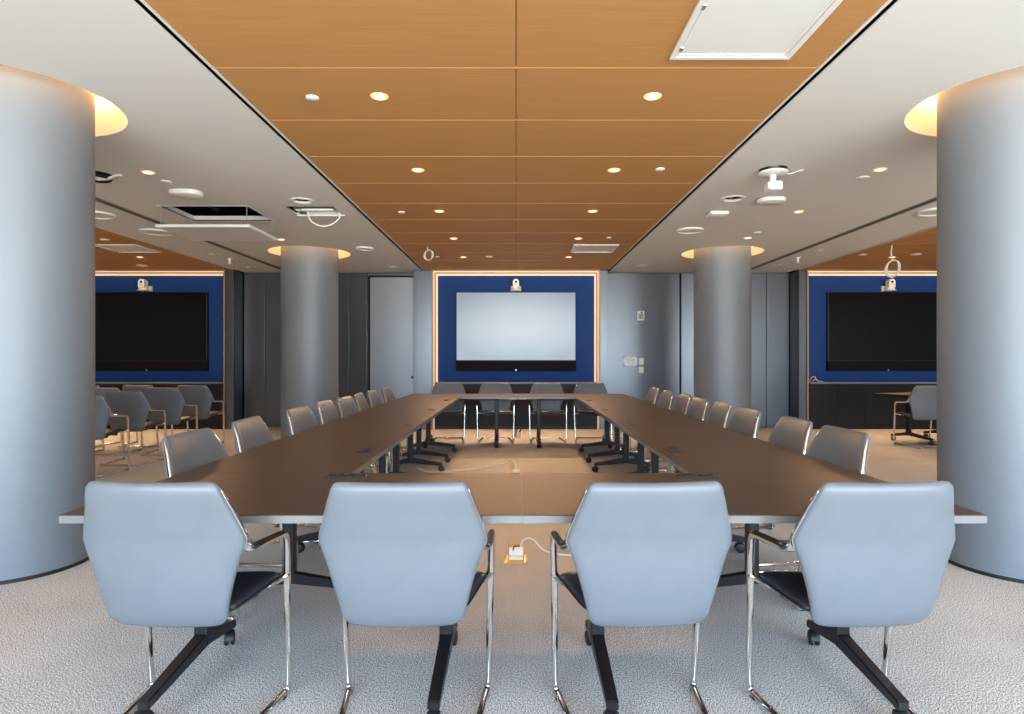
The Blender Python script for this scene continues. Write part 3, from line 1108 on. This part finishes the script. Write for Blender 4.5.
dl = make_downlight()
dls = []
ROWS = [9.75, 8.23, 6.70, 5.235, 3.76, 2.25]
gname = 'downlights in the wooden ceilings'
fromw = ['nearest the screen wall', 'second from the screen wall', 'third from the screen wall', 'fourth from the screen wall', 'fifth from the screen wall', 'sixth from the screen wall', 'seventh from the screen wall']
for side, cx in (('middle', 0.0), ('left', -BAY), ('right', BAY)):
    for s in (-1, 1):
        for i, y in enumerate(ROWS):
            if side == 'middle' and i == 5:
                continue
            place(dl, dls, (cx + s * 0.835, y, HC), 0, 'warm downlight in %s wooden ceiling, %s row, %s' % (side, 'left' if s < 0 else 'right', fromw[i]), gname)
for s, ys in ((-1, [8.30, 5.30, 2.28]), (1, [8.20, 6.72, 5.22, 2.28])):
    for i, y in enumerate(ys):
        place(dl, dls, (s * (3.17 if s < 0 else 3.09), y, HC), 0, 'warm downlight in %s white ceiling, %s' % ('left' if s < 0 else 'right', fromw[i]), 'downlights in the white ceilings')

# return air grilles in the wood


def grille(cx, y0, y1, lb):
    t = tag(empty('ceiling_grille', (cx + 1.135, (y0 + y1) / 2, HC)), lb, 'air grille', 'white air grilles')
    w, l_ = 0.318, (y1 - y0) / 2
    bm = bmesh.new()
    for a, b, c, d in ((-w, w, -l_, -l_ + 0.03), (-w, w, l_ - 0.03, l_), (-w, -w + 0.03, -l_ + 0.03, l_ - 0.03), (w - 0.03, w, -l_ + 0.03, l_ - 0.03)):
        span(bm, a, b, c, d, -0.014, 0.0, 0.003)
    fr = link('frame', bm, 'white_plastic', t)
    bm = bmesh.new()
    for a, b, c, d in ((-w + 0.03, w - 0.03, -l_ + 0.034, -l_ + 0.050), (-w + 0.03, w - 0.03, l_ - 0.050, l_ - 0.034), (-w + 0.034, -w + 0.05, -l_ + 0.05, l_ - 0.05), (w - 0.05, w - 0.034, -l_ + 0.05, l_ - 0.05)):
        span(bm, a, b, c, d, -0.009, 0.0, 0.002)
    link('inner_frame', bm, 'white_plastic', t)
    bm = bmesh.new()
    span(bm, -w + 0.05, w - 0.05, -l_ + 0.05, l_ - 0.05, -0.005, 0.0)
    link('perforated_panel', bm, 'perforated_white', t)
    for yy in (l_ - 0.12, l_ - 0.5):
        bm = bmesh.new()
        span(bm, -w + 0.022, -w + 0.04, yy - 0.02, yy + 0.02, -0.019, -0.012, 0.002)
        link('latch', bm, 'chrome', t)


grille(0, 2.12, 3.275, 'large white perforated air grille at the top edge of the wooden ceiling')
grille(0, 8.66, 9.28, 'small white air grille in the middle wooden ceiling near the lit screen')
grille(-BAY, 8.66, 9.28, 'white air grille in the left wooden ceiling near the dark screen')
# sensors and detectors
gs = 'small round ceiling detectors'
for px, py, r, lb in ((312.5, 97.5, 0.040, 'white detector on the wood beside the front left downlight'),
                      (401.5, 212, 0.040, 'white detector on the wood left of a downlight, mid room'),
                      (660, 169, 0.040, 'white detector on the wood right of a downlight, mid room'),
                      (609, 237.5, 0.036, 'white detector on the wood just before the small grille'),
                      (489, 256.5, 0.055, 'white oval detector on the wood close to the lit screen'),
                      (437, 256.5, 0.035, 'tiny white detector beside the small hanging cable coil'),
                      (863, 177.5, 0.055, 'flat disc on the white ceiling left of a downlight, right side'),
                      (757.5, 232.5, 0.05, 'flat disc on the white ceiling beside a downlight, near far right column'),
                      (820, 250, 0.05, 'flat disc on the white ceiling right of the partition track'),
                      (166, 181.5, 0.05, 'flat disc on the white ceiling by the left pill device'),
                      (212, 254, 0.05, 'flat disc on the white ceiling left of the partition track, far left'),
                      (863, 254.5, 0.06, 'small white disc in the right wooden ceiling, left of its downlight'),
                      (916, 254.3, 0.075, 'white oval disc in the right wooden ceiling by the near right column'),
                      (105, 239.5, 0.06, 'small white disc in the left wooden ceiling by the near left column'),
                      (142, 265.5, 0.09, 'white disc in the left wooden ceiling above the left camera')):
    disc_item('ceiling_detector', px, py, r, lb, 'detector', gs, drop=0.012)


# flush speakers: a white ring around a grey face
def speaker(px, py, r, lb, face='white_plastic'):
    x, y = on_ceiling(px, py)
    t = tag(empty('ceiling_speaker', (x, y, HC)), lb, 'speaker', 'flush ceiling speakers')
    bm = bmesh.new()
    lathe(bm, [(r, 0), (r, -0.014), (r * 0.95, -0.022), (r * 0.86, -0.018), (r * 0.84, 0)], 40)
    link('rim', bm, 'white_plastic', t, 40)
    bm = bmesh.new()
    lathe(bm, [(0, -0.014), (r * 0.85, -0.012), (r * 0.85, 0)], 40)
    link('face', bm, face, t, 40)


speaker(690, 229.8, 0.165, 'white flush speaker in the white ceiling before the far right column')
speaker(156, 231.5, 0.19, 'white flush speaker in the white ceiling left of the hanging hatch panel')
speaker(365, 248, 0.13, 'white flush speaker in the ceiling right of the far left column')
speaker(96, 214, 0.19, 'white flush speaker half hidden by the near left column')
speaker(937, 211, 0.19, 'white flush speaker half hidden by the near right column')
for px, py, lb in ((393, 266.7, 'dark-centred ring downlight above the door'), (643, 265.6, 'dark-centred ring downlight above the wall control panel'),
                   (777, 265.2, 'dark-centred ring downlight by the right pier'), (251, 267.4, 'dark-centred ring downlight by the left pier')):
    x, y = on_ceiling(px, py)
    t = tag(empty('ring_downlight', (x, y, HC)), lb, 'downlight', 'unlit ring downlights along the screen wall')
    bm = bmesh.new(); lathe(bm, [(0.095, 0), (0.09, -0.006), (0.06, -0.004), (0.06, 0)], 32); link('ring', bm, 'warm_white', t, 40)
    bm = bmesh.new(); lathe(bm, [(0, -0.001), (0.061, -0.001), (0.061, 0)], 32); link('reflector', bm, 'lens_black', t, 40)


# open round cut-outs with a white rim
def open_ring(c, r, lb):
    t = tag(empty('open_speaker_hole', (c[0], c[1], HC)), lb, 'ceiling hole', 'open round ceiling holes')
    bm = bmesh.new()
    lathe(bm, [(r, 0.004), (r, -0.004), (r + 0.006, -0.009), (r + 0.028, -0.006), (r + 0.030, 0.0)], 40)
    link('rim', bm, 'white_plastic', t, 40)
    bm = bmesh.new()
    lathe(bm, [(r * 1.005, 0.003), (r * 1.005, 0.14), (0, 0.14)], 40)
    can = link('can', bm, 'void', t, 40)
    bm = bmesh.new()
    tube(bm, smooth_path([(-r * 0.6, 0, 0.12), (-r * 0.3, r * 0.3, 0.02), (r * 0.2, r * 0.2, 0.03), (r * 0.3, -r * .2, 0.12)]), 0.006, 6)
    link('wire', bm, 'galvanised', t, 'all')
    return t


open_ring(*open_rings[0], 'open round hole with white rim beside the rectangular ceiling slot')
open_ring(*open_rings[1], 'open round hole with white rim on the right, left of the pill device')


# pill-shaped devices
def pill(px, py, lx, ly, h, lb, rz=0.0, corner=0.07):
    x, y = on_ceiling(px, py)
    t = tag(empty('wireless_access_point', (x, y, HC), rz), lb, 'access point', 'white ceiling devices')
    for nm, z0, z1, sc, mt in (('mount', -0.012, 0.0, 0.86, 'track_metal'), ('cover', -h, -0.012, 1.0, 'white_plastic')):
        bm = bmesh.new()
        rings = []
        for zz, k_ in ((z1, 1.0), (z0 + 0.45 * (z1 - z0), 1.0), (z0 + 0.12 * (z1 - z0), 0.97), (z0, 0.90)):
            loop = []
            for cxs, cys, a0 in ((1, 1, 0), (-1, 1, PI / 2), (-1, -1, PI), (1, -1, 1.5 * PI)):
                for q in range(7):
                    a = a0 + PI / 2 * q / 6
                    loop.append(bm.verts.new(((cxs * (lx / 2 - corner) + corner * math.cos(a)) * k_ * sc, (cys * (ly / 2 - corner) + corner * math.sin(a)) * k_ * sc, zz)))
            rings.append(loop)
        n_ = len(rings[0])
        for a, b in zip(rings, rings[1:]):
            for q in range(n_):
                bm.faces.new((a[q], a[(q + 1) % n_], b[(q + 1) % n_], b[q]))
        bm.faces.new(rings[0]); bm.faces.new(rings[-1][::-1])
        link(nm, bm, mt, t, 35)


pill(186, 190.5, 0.30, 0.22, 0.055, 'white pill-shaped ceiling device before the open hatch, left side', 0.05, 0.10)
pill(771.5, 198, 0.27, 0.22, 0.050, 'white pill-shaped ceiling device right of the open round hole', -0.05, 0.10)
pill(717.5, 212, 0.21, 0.20, 0.045, 'small square white ceiling device between open hole and flush speaker', 0.0, 0.03)

# hanging hatch panel
t = tag(empty('ceiling_hatch', (0, 0, HC)), 'white ceiling hatch panel hanging on four wires below its opening', 'ceiling hatch')
hx0, hx1, hy0, hy1 = hatch
bm = bmesh.new()
span(bm, hx0 - 0.03, hx1 + 0.03, hy0 - 0.02, hy1 + 0.05, -0.225, -0.195, 0.003)
link('panel', bm, 'white_plastic', t)
bm = bmesh.new()
for a, b, c, d in ((hx0 - 0.02, hx0, hy0, hy1), (hx1, hx1 + 0.02, hy0, hy1), (hx0 - 0.02, hx1 + 0.02, hy0 - 0.02, hy0), (hx0 - 0.02, hx1 + 0.02, hy1, hy1 + 0.02)):
    span(bm, a, b, c, d, -0.003, 0.06)
link('opening_frame', bm, 'white_plastic', t)
for xx in (hx0 + 0.012, hx1 - 0.012):
    for yy in (hy0 + 0.012, hy1 - 0.012):
        bm = bmesh.new()
        tube(bm, [(xx, yy, -0.196), (xx, yy, 0.03)], 0.003, 6)
        link('wire', bm, 'wire_grey', t)
t = tag(empty('air_duct', ((hx0 + hx1) / 2, (hy0 + hy1) / 2 + 0.2, HC + 0.14)), 'dark metal duct inside the open ceiling hatch', 'duct')
bm = bmesh.new()
span(bm, -0.9, 0.9, -0.2, 0.35, 0.05, 0.34, 0.01)
link('duct_body', bm, 'void', t)
bm = bmesh.new()
for xx in (-0.3, 0.15):
    span(bm, xx - 0.02, xx + 0.02, -0.23, 0.38, 0.03, 0.36)
link('flange', bm, 'galvanised', t)

# open slot with loose diffuser and cable loop
t = tag(empty('slot_diffuser', (0, 0, HC)), 'open rectangular ceiling slot with white bar, left of wooden ceiling', 'slot diffuser')
sx0, sx1, sy0, sy1 = slot
bm = bmesh.new()
span(bm, sx0 - 0.01, sx1 + 0.01, sy1, sy1 + 0.02, -0.012, 0.05, 0.002)
span(bm, sx0 + 0.06, sx1 - 0.05, sy0 + 0.15, sy0 + 0.20, -0.004, 0.016, 0.002)
link('bar', bm, 'white_plastic', t)
bm = bmesh.new()
for q in range(3):
    span(bm, sx0 + 0.05 + q * 0.03, sx0 + 0.06 + q * 0.03, sy0 + 0.10, sy1, 0.0, 0.05)
span(bm, sx0 + 0.04, sx1 - 0.04, sy0 + 0.24, sy0 + 0.33, 0.03, 0.05)
link('rack', bm, 'galvanised', t)
bm = bmesh.new()
pts = [(-2.27, 6.70, HC + 0.02), (-2.265, 6.72, HC - 0.06), (-2.22, 6.74, HC - 0.12), (-2.12, 6.76, HC - 0.152), (-2.02, 6.78, HC - 0.12), (-1.955, 6.80, HC - 0.05), (-1.95, 6.80, HC + 0.02)]
tube(bm, smooth_path(pts), 0.008, 8)
tag(link('hanging_cable', bm, 'white_cord', None, 'all'), 'white cable loop drooping from the open rectangular ceiling slot', 'cable')

# dropped speaker with a bracket and camera on the right, and its twin by the left column
(cx_, cy_), r_ = open_rings[2]
t = tag(empty('ceiling_swivel_device', (cx_, cy_, HC)), 'white swivel device hanging from a round ceiling base on the right', 'ceiling device')
bm = bmesh.new(); lathe(bm, [(r_ * 1.02, 0.02), (r_ * 1.02, 0.14), (0, 0.14)], 40); link('can', bm, 'void', t, 40)
bm = bmesh.new(); lathe(bm, [(0, -0.050), (0.095, -0.048), (0.118, -0.036), (0.120, -0.024), (0, -0.024)], 40); link('base_disc', bm, 'white_plastic', t, 40)
bm = bmesh.new(); lathe(bm, [(0.10, -0.024), (0.112, 0.0), (0.112, 0.03), (0, 0.03)], 40); link('dark_ring', bm, 'bezel_black', t, 40)
bm = bmesh.new(); tube(bm, [(0, 0, -0.045), (-0.004, 0, -0.13)], lambda q: (0.030, 0.026), 16); link('neck', bm, 'white_plastic', t, 40)
bm = bmesh.new()
box(bm, (0.0, -0.01, -0.150), (0.11, 0.13, 0.075), 0.012)
box(bm, (-0.052, -0.02, -0.148), (0.03, 0.09, 0.06), 0.008)
link('head', bm, 'white_plastic', t)
bm = bmesh.new(); tube(bm, smooth_path([(0.10, 0.02, -0.03), (0.16, 0.03, -0.028), (0.21, 0.02, -0.012), (0.26, 0.0, -0.003)]), lambda q: (0.012, 0.006), 8); link('cable', bm, 'white_cord', t, 'all')
(cx_, cy_), r_ = open_rings[3]
t = tag(empty('loose_ceiling_cover', (cx_, cy_, HC)), 'white cover curling from a dark ceiling hole beside the near left column', 'ceiling cover')
bm = bmesh.new(); lathe(bm, [(r_ * 1.02, 0.02), (r_ * 1.02, 0.14), (0, 0.14)], 40); link('can', bm, 'void', t, 40)
bm = bmesh.new(); lathe(bm, [(0.10, -0.03), (0.12, -0.02), (0.125, -0.03), (0.11, -0.045)], 40); link('ring', bm, 'bezel_black', t, 40)
bm = bmesh.new(); tube(bm, smooth_path([(0.02, -0.02, -0.05), (0.10, 0.0, -0.04), (0.17, 0.0, -0.012), (0.22, 0.02, -0.006)]), lambda q: (0.03 * (1 - 0.4 * q), 0.008), 10); link('strap', bm, 'white_plastic', t, 'all')

# sprinklers
for px, py, lb in ((798, 257.5, 'white sprinkler head under the ceiling right of far right column'), (229.5, 258.5, 'white sprinkler head under the ceiling left of far left column')):
    x, y = on_ceiling(px, py)
    t = tag(empty('sprinkler', (x, y, HC)), lb, 'sprinkler', 'ceiling sprinklers')
    bm = bmesh.new(); lathe(bm, [(0, -0.012), (0.045, -0.010), (0.05, 0.0), (0, 0)], 24); link('escutcheon', bm, 'white_plastic', t, 40)
    bm = bmesh.new(); lathe(bm, [(0, -0.085), (0.038, -0.085), (0.038, -0.079), (0.012, -0.075), (0.016, -0.05), (0.022, -0.012), (0, -0.012)], 20); link('head', bm, 'white_plastic', t, 40)


# hanging cable coils
def coil(px, py, r, drop, tilt, lb, wire_r):
    x, y = on_ceiling(px, py)
    t = tag(empty('hanging_cable_coil', (x, y, HC)), lb, 'cable coil', 'coiled cables hanging from the wood')
    bm = bmesh.new()
    n_ = 120
    rot = Matrix.Rotation(tilt, 3, 'Z')
    pts = []
    for q in range(n_):
        a = PI / 2 + 2 * PI * 3 * q / n_
        p = rot @ Vector((1.12 * r * math.cos(a), 0.012 * math.sin(2.3 * a), r * math.sin(a) + r * 0.25 * math.cos(a)))
        k_ = 1 + 0.045 * math.sin(a * 0.7)
        pts.append(p * k_ + Vector((0.01, 0, -drop - r)))
    tube(bm, pts, wire_r, 7)
    link('coil', bm, 'white_cord', t, 'all')
    bm = bmesh.new()
    tube(bm, smooth_path([(0.0, 0, 0.0), (-0.012, 0, -drop * 0.5), (0.0, 0, -drop * 0.8), (0.012, 0.0, -drop - r * 0.05)]), wire_r, 7)
    link('tail', bm, 'white_cord', t, 'all')


coil(892, 245.5, 0.118, 0.21, 0.35, 'white cable coil hanging in front of the dark right screen', 0.009)
coil(428, 247, 0.072, 0.045, 0.9, 'small white cable coil hanging from the middle wooden ceiling by its left edge', 0.006)

# ------------------------------------------------------------------ daylight, camera, view
w = bpy.data.worlds.new('World')
scene.world = w
w.use_nodes = True
nt = w.node_tree
n, l = nt.nodes, nt.links
bg = n['Background']
tc = n.new('ShaderNodeTexCoord')
sp = n.new('ShaderNodeSeparateXYZ')
mr = n.new('ShaderNodeMapRange'); mr.inputs['From Min'].default_value = -1; mr.inputs['From Max'].default_value = 1
rp = n.new('ShaderNodeValToRGB')
e = rp.color_ramp.elements
e[0].position = 0.0; e[0].color = (0.85, 0.83, 0.79, 1)
e[1].position = 1.0; e[1].color = (0.42, 0.66, 1.0, 1)
for p_, c_ in ((0.48, (1.36, 1.28, 1.15, 1)), (0.51, (0.74, 0.88, 1.0, 1)), (0.62, (0.55, 0.76, 1.0, 1))):
    x_ = e.new(p_); x_.color = c_
l.new(tc.outputs['Generated'], sp.inputs[0])
l.new(sp.outputs['Z'], mr.inputs['Value'])
l.new(mr.outputs[0], rp.inputs['Fac'])
l.new(rp.outputs['Color'], bg.inputs['Color'])
bg.inputs['Strength'].default_value = 14.2
pd = bpy.data.lights.new('window_portal', 'AREA')
pd.shape = 'RECTANGLE'
pd.size = 12.7
pd.size_y = HC
pd.cycles.is_portal = True
po = bpy.data.objects.new('window_portal', pd)
COL.objects.link(po)
po.location = (1.85, Y_WIN - 0.2, HC / 2)
po.rotation_euler = (math.radians(90), 0, 0)

cd = bpy.data.cameras.new('camera')
cd.sensor_fit = 'HORIZONTAL'
cd.sensor_width = 36.0
cd.lens = 36.0 * F / 1024.0
cd.shift_x = -4.0 / 1024.0
cd.shift_y = 1.0 / 1024.0
cd.clip_start = 0.05
cam = bpy.data.objects.new('camera', cd)
COL.objects.link(cam)
cam.location = (0, 0, EYE)
cam.rotation_euler = (math.radians(90), 0, 0)
scene.camera = cam

vs = scene.view_settings
vs.view_transform = 'Standard'
vs.look = 'None'
vs.gamma = 1.0
vs.exposure = 0.0
vs.use_curve_mapping = False
scene.cycles.max_bounces = 8
scene.cycles.diffuse_bounces = 5
scene.cycles.glossy_bounces = 4
scene.cycles.sample_clamp_indirect = 6.0
scene.cycles.use_denoising = True
